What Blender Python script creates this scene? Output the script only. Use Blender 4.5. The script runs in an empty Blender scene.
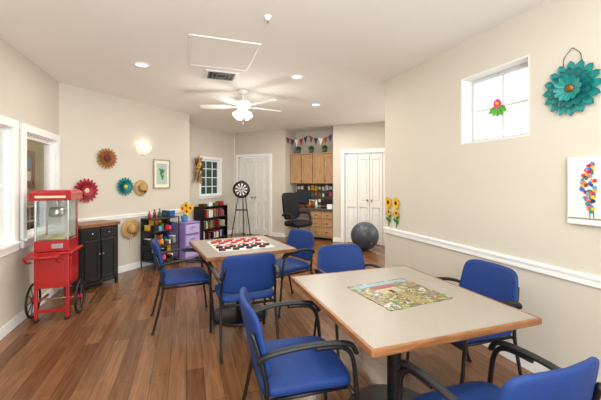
import bpy, bmesh, math, random
from mathutils import Vector, Matrix
random.seed(7)
S=bpy.context.scene; COL=S.collection
pi=math.pi
S.view_settings.view_transform='Standard'

# ------------------------------------------------------------ materials
def lin(h):
    h=h.lstrip('#'); o=[]
    for i in (0,2,4):
        c=int(h[i:i+2],16)/255
        o.append(c/12.92 if c<=.04045 else ((c+.055)/1.055)**2.4)
    return tuple(o)
MATS={}
def mat(name,hexc,rough=.5,metal=0.0,var=.06,scale=12,bump=0.0,emit=0.0,coat=0.0):
    if name in MATS: return MATS[name]
    m=bpy.data.materials.new(name); m.use_nodes=True
    nt=m.node_tree; N=nt.nodes; L=nt.links
    b=N['Principled BSDF']
    c=lin(hexc)
    tc=N.new('ShaderNodeTexCoord'); no=N.new('ShaderNodeTexNoise')
    no.inputs['Scale'].default_value=scale; no.inputs['Detail'].default_value=4
    L.new(tc.outputs['Object'],no.inputs['Vector'])
    cr=N.new('ShaderNodeValToRGB')
    cr.color_ramp.elements[0].position=.3; cr.color_ramp.elements[1].position=.7
    cr.color_ramp.elements[0].color=tuple(min(1,x*(1-var)) for x in c)+(1,)
    cr.color_ramp.elements[1].color=tuple(min(1,x*(1+var)) for x in c)+(1,)
    L.new(no.outputs['Fac'],cr.inputs['Fac']); L.new(cr.outputs['Color'],b.inputs['Base Color'])
    b.inputs['Roughness'].default_value=rough; b.inputs['Metallic'].default_value=metal
    if coat: b.inputs['Coat Weight'].default_value=coat
    if bump:
        bp=N.new('ShaderNodeBump'); bp.inputs['Strength'].default_value=bump; bp.inputs['Distance'].default_value=.01
        n2=N.new('ShaderNodeTexNoise'); n2.inputs['Scale'].default_value=scale*12
        L.new(tc.outputs['Object'],n2.inputs['Vector']); L.new(n2.outputs['Fac'],bp.inputs['Height'])
        L.new(bp.outputs['Normal'],b.inputs['Normal'])
    if emit:
        L.new(cr.outputs['Color'],b.inputs['Emission Color']); b.inputs['Emission Strength'].default_value=emit
    MATS[name]=m; return m

def floor_mat():
    m=bpy.data.materials.new('wood_plank_floor'); m.use_nodes=True
    nt=m.node_tree; N=nt.nodes; L=nt.links; b=N['Principled BSDF']
    tc=N.new('ShaderNodeTexCoord'); mp=N.new('ShaderNodeMapping'); mp.inputs['Rotation'].default_value=(0,0,pi/2)
    L.new(tc.outputs['Object'],mp.inputs['Vector'])
    br=N.new('ShaderNodeTexBrick'); br.offset=.37; br.offset_frequency=2
    br.inputs['Scale'].default_value=1; br.inputs['Brick Width'].default_value=1.1; br.inputs['Row Height'].default_value=.12
    br.inputs['Mortar Size'].default_value=.0014; br.inputs['Mortar Smooth'].default_value=.2; br.inputs['Bias'].default_value=0
    br.inputs['Color1'].default_value=lin('#6b4529')+(1,); br.inputs['Color2'].default_value=lin('#8c6344')+(1,)
    br.inputs['Mortar'].default_value=lin('#38241a')+(1,)
    L.new(mp.outputs['Vector'],br.inputs['Vector'])
    m2=N.new('ShaderNodeMapping'); m2.inputs['Scale'].default_value=(18,1.5,1)
    L.new(tc.outputs['Object'],m2.inputs['Vector'])
    n1=N.new('ShaderNodeTexNoise'); n1.inputs['Scale'].default_value=1.5; n1.inputs['Detail'].default_value=8; n1.inputs['Distortion'].default_value=1.0
    L.new(m2.outputs['Vector'],n1.inputs['Vector'])
    cr=N.new('ShaderNodeValToRGB'); cr.color_ramp.elements[0].position=.33; cr.color_ramp.elements[1].position=.68
    cr.color_ramp.elements[0].color=(.62,.58,.54,1); cr.color_ramp.elements[1].color=(1.16,1.14,1.11,1)
    L.new(n1.outputs['Fac'],cr.inputs['Fac'])
    mx=N.new('ShaderNodeMix'); mx.data_type='RGBA'; mx.blend_type='MULTIPLY'; mx.inputs[0].default_value=.9
    L.new(br.outputs['Color'],mx.inputs[6]); L.new(cr.outputs['Color'],mx.inputs[7])
    L.new(mx.outputs[2],b.inputs['Base Color'])
    b.inputs['Roughness'].default_value=.26
    bp=N.new('ShaderNodeBump'); bp.inputs['Strength'].default_value=.08; bp.inputs['Distance'].default_value=.004
    L.new(n1.outputs['Fac'],bp.inputs['Height']); L.new(bp.outputs['Normal'],b.inputs['Normal'])
    return m
def wood(name,c1,c2,rough=.4,sc=(3,3,18)):
    if name in MATS: return MATS[name]
    m=bpy.data.materials.new(name); m.use_nodes=True
    nt=m.node_tree; N=nt.nodes; L=nt.links; b=N['Principled BSDF']
    tc=N.new('ShaderNodeTexCoord'); mp=N.new('ShaderNodeMapping'); mp.inputs['Scale'].default_value=sc
    L.new(tc.outputs['Object'],mp.inputs['Vector'])
    n=N.new('ShaderNodeTexNoise'); n.inputs['Scale'].default_value=2.5; n.inputs['Detail'].default_value=6; n.inputs['Distortion'].default_value=1
    L.new(mp.outputs['Vector'],n.inputs['Vector'])
    cr=N.new('ShaderNodeValToRGB'); cr.color_ramp.elements[0].position=.3; cr.color_ramp.elements[1].position=.7
    cr.color_ramp.elements[0].color=lin(c1)+(1,); cr.color_ramp.elements[1].color=lin(c2)+(1,)
    L.new(n.outputs['Fac'],cr.inputs['Fac']); L.new(cr.outputs['Color'],b.inputs['Base Color'])
    b.inputs['Roughness'].default_value=rough; MATS[name]=m; return m
def ramp_mat(name,scale,stops,rough=.5,const=False,detail=6,distort=0,mapscale=(1,1,1)):
    m=bpy.data.materials.new(name); m.use_nodes=True
    nt=m.node_tree; N=nt.nodes; L=nt.links; b=N['Principled BSDF']
    tc=N.new('ShaderNodeTexCoord'); mp=N.new('ShaderNodeMapping'); mp.inputs['Scale'].default_value=mapscale
    L.new(tc.outputs['Object'],mp.inputs['Vector'])
    t=N.new('ShaderNodeTexNoise'); t.inputs['Scale'].default_value=scale; t.inputs['Detail'].default_value=detail; t.inputs['Distortion'].default_value=distort; out=t.outputs['Fac']
    L.new(mp.outputs['Vector'],t.inputs['Vector'])
    cr=N.new('ShaderNodeValToRGB'); cr.color_ramp.interpolation='CONSTANT' if const else 'LINEAR'
    els=cr.color_ramp.elements
    els[0].position=stops[0][0]; els[0].color=lin(stops[0][1])+(1,)
    els[1].position=stops[-1][0]; els[1].color=lin(stops[-1][1])+(1,)
    for p,c in stops[1:-1]:
        e=els.new(p); e.color=lin(c)+(1,)
    L.new(out,cr.inputs['Fac']); L.new(cr.outputs['Color'],b.inputs['Base Color'])
    b.inputs['Roughness'].default_value=rough
    return m
def glass_mat(name,tint='#ffffff',gl=.12):
    m=bpy.data.materials.new(name); m.use_nodes=True
    nt=m.node_tree; N=nt.nodes; L=nt.links
    for n in list(N):
        if n.type!='OUTPUT_MATERIAL': N.remove(n)
    o=[n for n in N if n.type=='OUTPUT_MATERIAL'][0]
    t=N.new('ShaderNodeBsdfTransparent'); t.inputs[0].default_value=lin(tint)+(1,)
    g=N.new('ShaderNodeBsdfGlossy'); g.inputs['Roughness'].default_value=.03
    x=N.new('ShaderNodeMixShader'); x.inputs[0].default_value=gl
    L.new(t.outputs[0],x.inputs[1]); L.new(g.outputs[0],x.inputs[2]); L.new(x.outputs[0],o.inputs[0])
    return m
def checker_mat(name,c1,c2,sc):
    m=bpy.data.materials.new(name); m.use_nodes=True
    nt=m.node_tree; N=nt.nodes; L=nt.links; b=N['Principled BSDF']
    tc=N.new('ShaderNodeTexCoord'); ch=N.new('ShaderNodeTexChecker'); ch.inputs['Scale'].default_value=sc
    ad=N.new('ShaderNodeVectorMath'); ad.inputs[1].default_value=(0,0,.0313)
    L.new(tc.outputs['Object'],ad.inputs[0]); L.new(ad.outputs[0],ch.inputs['Vector'])
    ch.inputs['Color1'].default_value=lin(c1)+(1,); ch.inputs['Color2'].default_value=lin(c2)+(1,)
    L.new(ch.outputs['Color'],b.inputs['Base Color']); b.inputs['Roughness'].default_value=.7
    return m

WALL=mat('wall_paint_beige','#d1c9bb',.85,var=.012,scale=3,bump=.03)
CEIL=mat('ceiling_paint','#f5f3ec',.9,var=.01,scale=3,bump=.05)
TRIM=mat('white_trim_paint','#f2f2f0',.45,var=.01)
DOORW=mat('white_door_paint','#ebe8e2',.45,var=.01)
FLOOR=floor_mat()
BLUE=mat('blue_fabric','#003073',.65,var=.10,scale=60,bump=.2)
BLACK=mat('black_metal','#101012',.38,var=.1)
BLACKP=mat('black_plastic','#131315',.5,var=.1)
BLACKW=mat('black_painted_wood','#121215',.3,var=.1)
LAM=ramp_mat('beige_laminate',260,[(.3,'#938a7e'),(.5,'#9b9287'),(.7,'#a39a8f')],.36)
EDGE=wood('oak_edge','#77482a','#9d6a3f',.4,(3,3,20))
MAPLE=wood('maple_cabinet','#a0764c','#c09a70',.4,(14,14,2))
WTOP=wood('wood_worktop','#6f4224','#a06c42',.35,(3,14,3))
RED=mat('red_enamel','#b01418',.28,var=.05,coat=.4)
CHROME=mat('brushed_steel','#c9c9c9',.25,1.0)
WHITE=mat('white_plastic','#f0efec',.4,var=.02)
BRASS=mat('brass','#b9924a',.35,.9)
TEAL=mat('teal_enamel','#128581',.35,var=.2,scale=20)
TEALD=mat('dark_teal_enamel','#0c6667',.35,var=.2,scale=20)
GOLD=mat('gold_petal','#a06c1c',.45,var=.3,scale=30)
BROWN=mat('brown_seed','#5a2d18',.7,var=.3,scale=40)
STRAW=mat('straw','#b8955f',.8,var=.2,scale=40)
YEL=mat('sunflower_yellow','#efb818',.6,var=.12,scale=30)
ORANGE=mat('orange_paint','#e8762a',.5)
GREEN=mat('green_leaf','#3f7a2c',.6,var=.3,scale=20)
CRIM=mat('crimson_petal','#b01634',.5,var=.2,scale=30)
PINK=mat('pink_petal','#e0407c',.5,var=.15)
PURPLE=mat('lilac_plastic','#9a82c4',.4,var=.05)
SKY=mat('blue_light','#5da2d0',.5)
NAVY=mat('navy_paint','#22386f',.5)
CREAM=mat('cream_paper','#ede4cf',.7,var=.05)
GREY=mat('grey_paper','#8a8a88',.6)
GLOW=mat('lit_glass','#fffaf0',.4,emit=3.0,var=.0)
GLOWS=mat('lit_frosted_glass','#fff3dc',.4,emit=.4,var=.0)
DAYL=mat('glowing_daylight_pane','#fbfdff',.3,emit=.75,var=.0)  # clear window pane made to glow, standing in for bright daylight outside
RUBBER=mat('charcoal_rubber','#42474f',.38,var=.06)
GLASS=glass_mat('clear_glass','#ffffff',.07)
CASEG=glass_mat('case_glass','#f4f8f6',.16)
POP=mat('popcorn_yellow','#e9d59a',.8,var=.3,scale=60,bump=.6)
DARKG=mat('dark_window_glass','#2d4a48',.08,var=.5,scale=5)

# ------------------------------------------------------------ mesh builder
class M:
    def __init__(s): s.bm=bmesh.new(); s.mats=[]
    def mi(s,m):
        if m not in s.mats: s.mats.append(m)
        return s.mats.index(m)
    def raw(s,vs,fs,m,smooth=False,T=None):
        k=s.mi(m); bv=[s.bm.verts.new(T@Vector(v) if T else Vector(v)) for v in vs]
        for f in fs:
            try:
                fc=s.bm.faces.new([bv[i] for i in f]); fc.material_index=k; fc.smooth=smooth
            except ValueError: pass
        return bv
    def box(s,c,size,m,bev=0,rot=None,seg=2,T=None):
        t=bmesh.new(); bmesh.ops.create_cube(t,size=1)
        for v in t.verts: v.co=Vector((v.co.x*size[0],v.co.y*size[1],v.co.z*size[2]))
        if bev>0: bmesh.ops.bevel(t,geom=t.edges[:],offset=min(bev,min(size)*.49),segments=seg,affect='EDGES',profile=.6)
        X=Matrix.Translation(Vector(c))
        if rot is not None: X=X@rot
        if T: X=T@X
        t.verts.index_update()
        s.raw([v.co.copy() for v in t.verts],[[v.index for v in f.verts] for f in t.faces],m,False,X)
        t.free()
    def lathe(s,prof,m,T=None,n=24,smooth=True,close=False):
        vs=[];fs=[];rings=[]
        for r,z in prof:
            if r<1e-6: rings.append([len(vs)]); vs.append((0,0,z))
            else:
                rings.append(list(range(len(vs),len(vs)+n)))
                vs+= [(r*math.cos(2*pi*i/n),r*math.sin(2*pi*i/n),z) for i in range(n)]
        for a,b in zip(rings[:-1],rings[1:]):
            for i in range(n):
                j=(i+1)%n
                if len(a)==1 and len(b)==1: continue
                if len(a)==1: fs.append((a[0],b[j],b[i]))
                elif len(b)==1: fs.append((a[i],a[j],b[0]))
                else: fs.append((a[i],a[j],b[j],b[i]))
        s.raw(vs,fs,m,smooth,T)
    def cyl(s,p1,p2,r,m,r2=None,n=20,T=None,smooth=True):
        p1=Vector(p1);p2=Vector(p2);d=p2-p1;L=d.length
        if r2 is None: r2=r
        q=Matrix.Translation(p1)@d.to_track_quat('Z','Y').to_matrix().to_4x4()
        if T: q=T@q
        e=min(r,r2)*.02
        s.lathe([(0,0),(r-e,0),(r,e)] ,m,q,n,False)
        s.lathe([(r,e),(r2,L-e)],m,q,n,smooth)
        s.lathe([(r2,L-e),(r2-e,L),(0,L)],m,q,n,False)
    def tube(s,pts,r,m,n=10,sub=5,closed=False,T=None,sx=1.0,sy=1.0):
        P=[Vector(p) for p in pts]; Q=[]
        if sub>1 and len(P)>2:
            k=len(P); rng=range(k) if closed else range(k-1)
            for i in rng:
                if closed: a,b,c,d=P[(i-1)%k],P[i],P[(i+1)%k],P[(i+2)%k]
                else: a,b,c,d=P[max(i-1,0)],P[i],P[i+1],P[min(i+2,k-1)]
                for j in range(sub):
                    t=j/sub
                    Q.append(.5*((2*b)+(c-a)*t+(2*a-5*b+4*c-d)*t*t+(3*b-a-3*c+d)*t**3))
            if not closed: Q.append(P[-1])
        else: Q=P
        k=len(Q); vs=[];fs=[]; up=None
        for i in range(k):
            if closed: tg=(Q[(i+1)%k]-Q[(i-1)%k])
            else: tg=Q[min(i+1,k-1)]-Q[max(i-1,0)]
            tg.normalize()
            if up is None:
                up=Vector((0,0,1)) if abs(tg.z)<.9 else Vector((1,0,0))
            up=(up-tg*up.dot(tg)); up.normalize(); sd=tg.cross(up)
            for j in range(n):
                a=2*pi*j/n; vs.append(Q[i]+sd*math.cos(a)*r*sx+up*math.sin(a)*r*sy)
        rr=range(k) if closed else range(k-1)
        for i in rr:
            i2=(i+1)%k
            for j in range(n):
                j2=(j+1)%n; fs.append((i*n+j,i*n+j2,i2*n+j2,i2*n+j))
        if not closed: fs.append(tuple(range(n))[::-1]); fs.append(tuple((k-1)*n+j for j in range(n)))
        s.raw(vs,fs,m,True,T)
    def sq(s,c,size,m,e1=.3,e2=.3,n=32,k=16,T=None,deform=None):
        f=lambda v,e: math.copysign(abs(v)**e,v)
        c=Vector(c); vs=[];fs=[]
        vs.append((0,0,-size[2]/2))
        for i in range(1,k):
            ph=-pi/2+pi*i/k
            for j in range(n):
                th=2*pi*j/n
                vs.append((size[0]/2*f(math.cos(ph),e1)*f(math.cos(th),e2),size[1]/2*f(math.cos(ph),e1)*f(math.sin(th),e2),size[2]/2*f(math.sin(ph),e1)))
        vs.append((0,0,size[2]/2)); last=len(vs)-1
        for j in range(n):
            j2=(j+1)%n; fs.append((0,1+j2,1+j)); b=1+(k-2)*n; fs.append((last,b+j,b+j2))
        for i in range(k-2):
            for j in range(n):
                j2=(j+1)%n; fs.append((1+i*n+j,1+i*n+j2,1+(i+1)*n+j2,1+(i+1)*n+j))
        if deform: vs=[deform(Vector(v)) for v in vs]
        vs=[Vector(v)+c for v in vs]
        s.raw(vs,fs,m,True,T)
    def ball(s,c,r,m,n=20,k=12,T=None): s.sq(c,(2*r,2*r,2*r),m,1,1,n,k,T)
    def prism(s,poly,y0,y1,m,T=None):
        n=len(poly); vs=[(x,y0,z) for x,z in poly]+[(x,y1,z) for x,z in poly]
        fs=[tuple(range(n)),tuple(range(2*n-1,n-1,-1))]+[(i,(i+1)%n+0,(i+1)%n+n,i+n) for i in range(n)]
        s.raw(vs,fs,m,False,T)
    def petal(s,ang,r0,r1,w,m,y0=0,lift=.02,cup=.01,tip=.5,T=None,round_tip=False):
        vs=[];fs=[];K=7;J=4
        if round_tip: K=10;J=6
        ca,sa=math.cos(ang),math.sin(ang)
        for i in range(K):
            t=i/(K-1); r=r0+(r1-r0)*t
            if round_tip:
                rt=.62
                ww=w*.5*((.30+.70*(t/rt)) if t<rt else math.sqrt(max(0.004,1-((t-rt)/(1-rt))**2)))
            else:
                ww=w*(math.sin(pi*min(1,(t*.82+.12)))**tip)*.5
                if i==K-1: ww*=.45 if tip<.4 else .2
            for j in range(J+1):
                q=-1+2*j/J
                rr=r-(.06*(r1-r0)*q*q if i==K-1 else 0)
                x=rr*ca-q*ww*sa; z=rr*sa+q*ww*ca
                y=y0-lift*t-cup*q*q
                vs.append((x,y,z))
        for i in range(K-1):
            for j in range(J):
                a=i*(J+1)+j; fs.append((a,a+1,a+J+2,a+J+1))
        s.raw(vs,fs,m,True,T)
    def fin(s,name,parent=None,label=None,loc=None,rot=0.0):
        bmesh.ops.recalc_face_normals(s.bm,faces=s.bm.faces[:])
        me=bpy.data.meshes.new(name); s.bm.to_mesh(me); s.bm.free()
        for m in s.mats: me.materials.append(m)
        o=bpy.data.objects.new(name,me); COL.objects.link(o)
        if parent: o.parent=parent
        if loc is not None: o.location=loc
        if rot: o.rotation_euler=(0,0,rot)
        if label: o['label']=label
        return o
def thing(name,label,cat,loc,rot=0.0,group=None):
    e=bpy.data.objects.new(name,None); e.empty_display_size=.1; COL.objects.link(e)
    e.location=loc; e.rotation_euler=(0,0,rot); e['label']=label; e['category']=cat
    if group: e['group']=group
    return e
def tag(o,label,cat,group=None):
    o['label']=label; o['category']=cat
    if group: o['group']=group
    return o
def struct(o): o['kind']='structure'; return o
def copy_thing(root,loc,rot,label=None):
    kids={}
    for o in bpy.data.objects: 
        if o.parent: kids.setdefault(o.parent.name,[]).append(o)
    def rec(o,par):
        c=o.copy(); COL.objects.link(c)
        if par: c.parent=par
        for k in kids.get(o.name,[]): rec(k,c)
        return c
    n=rec(root,None); n.location=loc; n.rotation_euler=(0,0,rot)
    if label: n['label']=label
    return n

# ------------------------------------------------------------ frames
H=2.70
class F:
    def __init__(s,ox,oy,phi): s.o=Vector((ox,oy,0)); s.phi=phi; s.x=Vector((math.cos(phi),math.sin(phi),0)); s.y=Vector((-math.sin(phi),math.cos(phi),0))
    def p(s,a,b=0,z=0): return s.o+s.x*a+s.y*b+Vector((0,0,z))
FR=F(2.43,3.68,-pi/2)
FL=F(-1.575,0,pi/2)
FA=F(-1.575,5.10,pi/4)
FB=F(.055,7.855,pi/4)
FK=F(5.12,5.12,-pi/4)

def wall(name,fr,x0,x1,holes=(),th=.12,m=WALL):
    b=M(); xs=sorted({x0,x1,*[h[0] for h in holes],*[h[1] for h in holes]}); zs=sorted({0,H,*[h[2] for h in holes],*[h[3] for h in holes]})
    for i in range(len(xs)-1):
        for j in range(len(zs)-1):
            cx=(xs[i]+xs[i+1])/2; cz=(zs[j]+zs[j+1])/2
            if any(h[0]<cx<h[1] and h[2]<cz<h[3] for h in holes): continue
            b.box((cx,th/2,cz),(xs[i+1]-xs[i],th,zs[j+1]-zs[j]),m)
    bmesh.ops.remove_doubles(b.bm,verts=b.bm.verts[:],dist=.0001)
    return struct(b.fin(name,loc=fr.o,rot=fr.phi))

b=M(); b.box((1.0,3.6,-.05),(8.6,13,.1),FLOOR); struct(b.fin('floor'))
b=M(); b.box((-.35,.4,H+.05),(6.0,6.56,.1),CEIL); b.box((1.0,6.89,H+.05),(8.7,6.42,.1),CEIL); struct(b.fin('ceiling'))
WZ0,WZ1,WX0,WX1=1.755,2.365,1.25,1.905
wall('wall_right',FR,0,5.6,[(WX0,WX1,WZ0,WZ1)],th=.2)
wall('wall_left',FL,-1.9,5.10,[(2.85,3.86,.82,1.92),(4.12,4.99,.82,1.92)])
wall('wall_angled',FA,0,2.305)
b=M(); b.box((-.005,7.3,H/2),(.12,1.1,H),WALL); struct(b.fin('wall_return'))
wall('wall_far_left',FB,0,1.648,[(.36,1.05,1.05,1.93)])
wall('wall_back',FK,-5.51,-.17,[(-5.38,-4.40,0,2.04),(-3.95,-2.68,0,H),(-2.40,-1.25,0,2.04)])
b=M(); d=.62
b.box((-3.315,d+.06,H/2),(1.27+.24,.12,H),WALL)
b.box((-4.01,(d+.12)/2,H/2),(.12,d-.12,H),WALL); b.box((-2.62,(d+.12)/2,H/2),(.12,d-.12,H),WALL)
struct(b.fin('wall_alcove',loc=FK.o,rot=FK.phi))
b=M(); b.box((3.80,3.74,H/2),(2.5,.12,H),WALL); struct(b.fin('wall_side_return'))
b=M(); b.box((5.06,4.5,H/2),(.12,1.5,H),WALL); struct(b.fin('wall_far_right'))
OCH=mat('ochre_wall','#d0bd8c',.8,var=.1,scale=3)
b=M(); b.box((-2.45,4.6,1.35),(.1,7.0,2.7),OCH); struct(b.fin('wall_adjoining'))
b=M(); b.box((-2.05,8.0,1.35),(.8,.1,2.7),OCH); struct(b.fin('wall_adjoining_end'))
t=thing('bulletin_frame','wood framed notice board on tan wall of adjoining room','picture',(-2.399,6.15,1.60),pi/2)
b=M()
for s_ in (-1,1): b.box((s_*.42,-.015,0),(.06,.03,.60),EDGE,.004); b.box((0,-.015,s_*.27),(.78,.03,.06),EDGE,.004)
b.fin('frame',t)
b=M(); b.box((0,-.006,0),(.78,.01,.48),mat('cork','#a88a5c',.9))
random.seed(4)
for i in range(8): b.box((-.27+.18*(i%4),-.013,.11-.22*(i//4)),(.12,.003,.15),random.choice([CREAM,YEL,WHITE,SKY,ORANGE]))
b.fin('board',t)
t=thing('low_bookcase','brown wood low bookcase in adjoining room','bookcase',(-2.22,5.6,0),pi/2)
b=M()
for z in (.05,.45,.85,1.05): b.box((0,0,z),(1.3,.3,.025),WTOP,.003)
for x in (-.64,0,.64): b.box((x,0,.53),(.025,.3,1.06),WTOP,.003)
b.fin('body',t)

tn=[0]
def trim(fr,x0,x1,z,h,t,name=None,prof=False):
    tn[0]+=1; b=M(); b.box(((x0+x1)/2,-t/2,z),(x1-x0,t,h),TRIM,.004)
    if prof: b.box(((x0+x1)/2,-t*.75,z+h*.28),(x1-x0,t*1.3,h*.34),TRIM,.006)
    return struct(b.fin(name or 'trim_%d'%tn[0],loc=fr.o,rot=fr.phi))
trim(FR,0,5.6,.787,.07,.018,prof=True)
trim(FA,.02,2.29,.86,.06,.018,prof=True)
trim(FR,0,5.6,.05,.1,.015,'baseboard_right')
trim(FL,-1.9,5.09,.05,.1,.015,'baseboard_left')
trim(FA,.01,2.30,.05,.1,.015,'baseboard_angled')
trim(FB,.01,1.63,.05,.1,.015,'baseboard_far_left')
trim(FK,-2.68,-2.48,.05,.1,.015,'baseboard_back')
trim(FK,-4.32,-3.95,.05,.1,.015,'baseboard_alcove')
def casing(fr,x0,x1,z0,z1,w=.08,sill=False,depth=.12):
    tn[0]+=1; b=M()
    zb=z0 if z0>0 else 0
    b.box((x0-w/2,-.014,(zb+z1+w)/2 if z0<=0 else (z0+z1)/2),(w,.028,(z1+w-zb) if z0<=0 else z1-z0+2*w),TRIM,.004)
    b.box((x1+w/2,-.014,(zb+z1+w)/2 if z0<=0 else (z0+z1)/2),(w,.028,(z1+w-zb) if z0<=0 else z1-z0+2*w),TRIM,.004)
    b.box(((x0+x1)/2,-.0145,z1+w/2),(x1-x0+2*w+.01,.031,w),TRIM,.004)
    if z0>0: b.box(((x0+x1)/2,-.0145,z0-w/2),(x1-x0+2*w+.01,.031,w),TRIM,.004)
    if sill:
        b.box(((x0+x1)/2,-.03,z0),(x1-x0+2*w,.06,.02),TRIM,.004)
        for xx in (x0+.006,x1-.006): b.box((xx,.06,(z0+z1)/2),(.012,.12,z1-z0),TRIM)
        for zz in (z0+.006,z1-.006): b.box(((x0+x1)/2,.06,zz),(x1-x0-.024,.12,.012),TRIM)
    return struct(b.fin('trim_%d'%tn[0],loc=fr.o,rot=fr.phi))
casing(FK,-5.38,-4.40,0,2.04,.07); casing(FK,-2.40,-1.25,0,2.04,.08)
casing(FL,2.85,3.86,.82,1.92,.08,True); casing(FL,4.12,4.99,.82,1.92,.08,True)
casing(FB,.36,1.05,1.05,1.93,.06,True)
REV=mat('window_reveal_white','#e4e3df',.5,var=.01)
b=M(); cx=(WX0+WX1)/2; cz=(WZ0+WZ1)/2; e=.012
for xx in (WX0+e/2,WX1-e/2): b.box((xx,.10,cz),(e,.204,WZ1-WZ0),REV)
for zz in (WZ0+e/2,WZ1-e/2): b.box((cx,.10,zz),(WX1-WX0-2*e,.204,e),REV)
struct(b.fin('trim_reveal',loc=FR.o,rot=FR.phi))

wn=[0]
def window(fr,x0,x1,z0,z1,y,nx,nz,glass,fw=.035,mw=.018,fm=None):
    wn[0]+=1; b=M(); cx=(x0+x1)/2; cz=(z0+z1)/2; fm=fm or TRIM
    for xx in (x0+fw/2,x1-fw/2): b.box((xx,y,cz),(fw,.05,z1-z0),fm,.003)
    for zz in (z0+fw/2,z1-fw/2): b.box((cx,y,zz),(x1-x0-2*fw,.05,fw),fm,.003)
    for i in range(1,nx): b.box((x0+(x1-x0)*i/nx,y,cz),(mw,.025,z1-z0-2*fw),fm)
    for i in range(1,nz): b.box((cx,y+.001,z0+(z1-z0)*i/nz),(x1-x0-2*fw,.025,mw),fm)
    o=struct(b.fin('window_%d'%wn[0],loc=fr.o,rot=fr.phi))
    g=M(); g.box((cx,y+.004,cz),(x1-x0-2*fw,.005,z1-z0-2*fw),glass); g.fin('pane',o)
    return o
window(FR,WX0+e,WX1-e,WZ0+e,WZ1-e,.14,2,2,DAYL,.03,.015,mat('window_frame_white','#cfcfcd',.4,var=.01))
window(FL,2.862,3.848,.832,1.908,.06,1,2,GLASS,.04)
window(FL,4.132,4.978,.832,1.908,.06,1,1,GLASS,.04)
window(FB,.372,1.038,1.062,1.918,.05,3,4,DARKG)

dn=[0]
def closet(fr,x0,x1,z1,leaves=4):
    dn[0]+=1; o=None; w=(x1-x0-.01)/leaves; hz=z1-.015
    b=M(); b.box(((x0+x1)/2,.095,hz/2),(x1-x0-.004,.02,hz),mat('door_gap_grey','#6b6862',.8))
    o=struct(b.fin('door_%d'%dn[0],loc=fr.o,rot=fr.phi))
    for i in range(leaves):
        b=M(); cx=x0+.005+w*(i+.5); lw=w-(.008 if i!=1 else .010); st=.048
        for s_ in (-1,1): b.box((cx+s_*(lw/2-st/2),.045,hz/2),(st,.034,hz),DOORW,.004)
        for za,zb in ((.01,.16),(.82,.94),(hz-.13,hz)): b.box((cx,.045,(za+zb)/2),(lw-2*st,.034,zb-za),DOORW,.002)
        for za,zb in ((.16,.82),(.94,hz-.13)):
            b.box((cx,.056,(za+zb)/2),(lw-2*st,.010,zb-za),DOORW)
            b.box((cx,.047,(za+zb)/2),(lw-2*st-.05,.016,zb-za-.06),DOORW,.007)
        b.fin('door_leaf',o)
    mid=(x0+x1)/2
    for s_ in (-1,1):
        k=M(); k.ball((mid+s_*.05,.0,.98),.024,BRASS); k.cyl((mid+s_*.05,.03,.98),(mid+s_*.05,.01,.98),.01,BRASS); k.fin('knob',o,'round brass knob')
closet(FK,-5.38,-4.40,2.04); closet(FK,-2.40,-1.25,2.04)

# ------------------------------------------------------------ ceiling objects
b=M(); b.box((0,0,-.003),(.60,.76,.006),CEIL,.001)
for x in (-.312,.312): b.box((x,0,-.005),(.022,.806,.010),TRIM,.003)
for y in (-.392,.392): b.box((0,y,-.005),(.602,.022,.010),TRIM,.003)
tag(b.fin('attic_hatch',loc=(.345,3.44,H)),'square attic access hatch painted ceiling white with thin trim','hatch')
r=thing('ceiling_vent','white square air vent with dark louvres in ceiling','vent',(.40,4.12,H))
b=M()
for x in (-.175,.175): b.box((x,0,-.006),(.035,.36,.012),WHITE,.003)
for y in (-.162,.162): b.box((0,y,-.006),(.315,.035,.012),WHITE,.003)
b.fin('vent_frame',r)
b=M(); b.box((0,0,-.001),(.315,.29,.002),BLACKP)
for k in range(3):
    q=.055+.045*k
    for s_ in (-1,1):
        b.box((s_*q,0,-.006),(.010,2*q,.006),GREY); b.box((0,s_*q,-.006),(2*q,.010,.006),GREY)
b.fin('louvres',r)
def can(x,y,lbl='round recessed ceiling light, lit, white trim ring'):
    r=thing('recessed_light',lbl,'ceiling light',(x,y,H),0,'recessed ceiling lights')
    b=M(); b.lathe([(.062,-.002),(.066,-.012),(.085,-.008),(.09,0)],WHITE,n=28); b.fin('trim_ring',r)
    b=M(); b.lathe([(0,-.004),(.062,-.004),(.062,-.001),(0,-.001)],GLOW,n=28); b.fin('bulb_disc',r)
for x,y in ((-.464,4.01),(1.286,3.852),(2.06,5.17)):
    can(x,y)
r=M(); r.lathe([(0,-.03),(.02,-.028),(.02,-.012),(.03,-.008),(.032,0)],WHITE); r.cyl((0,0,-.05),(0,0,-.028),.008,CHROME)
tag(r.fin('fire_sprinkler',loc=(.6,2.52,H)),'small white fire sprinkler head on ceiling','sprinkler')

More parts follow.
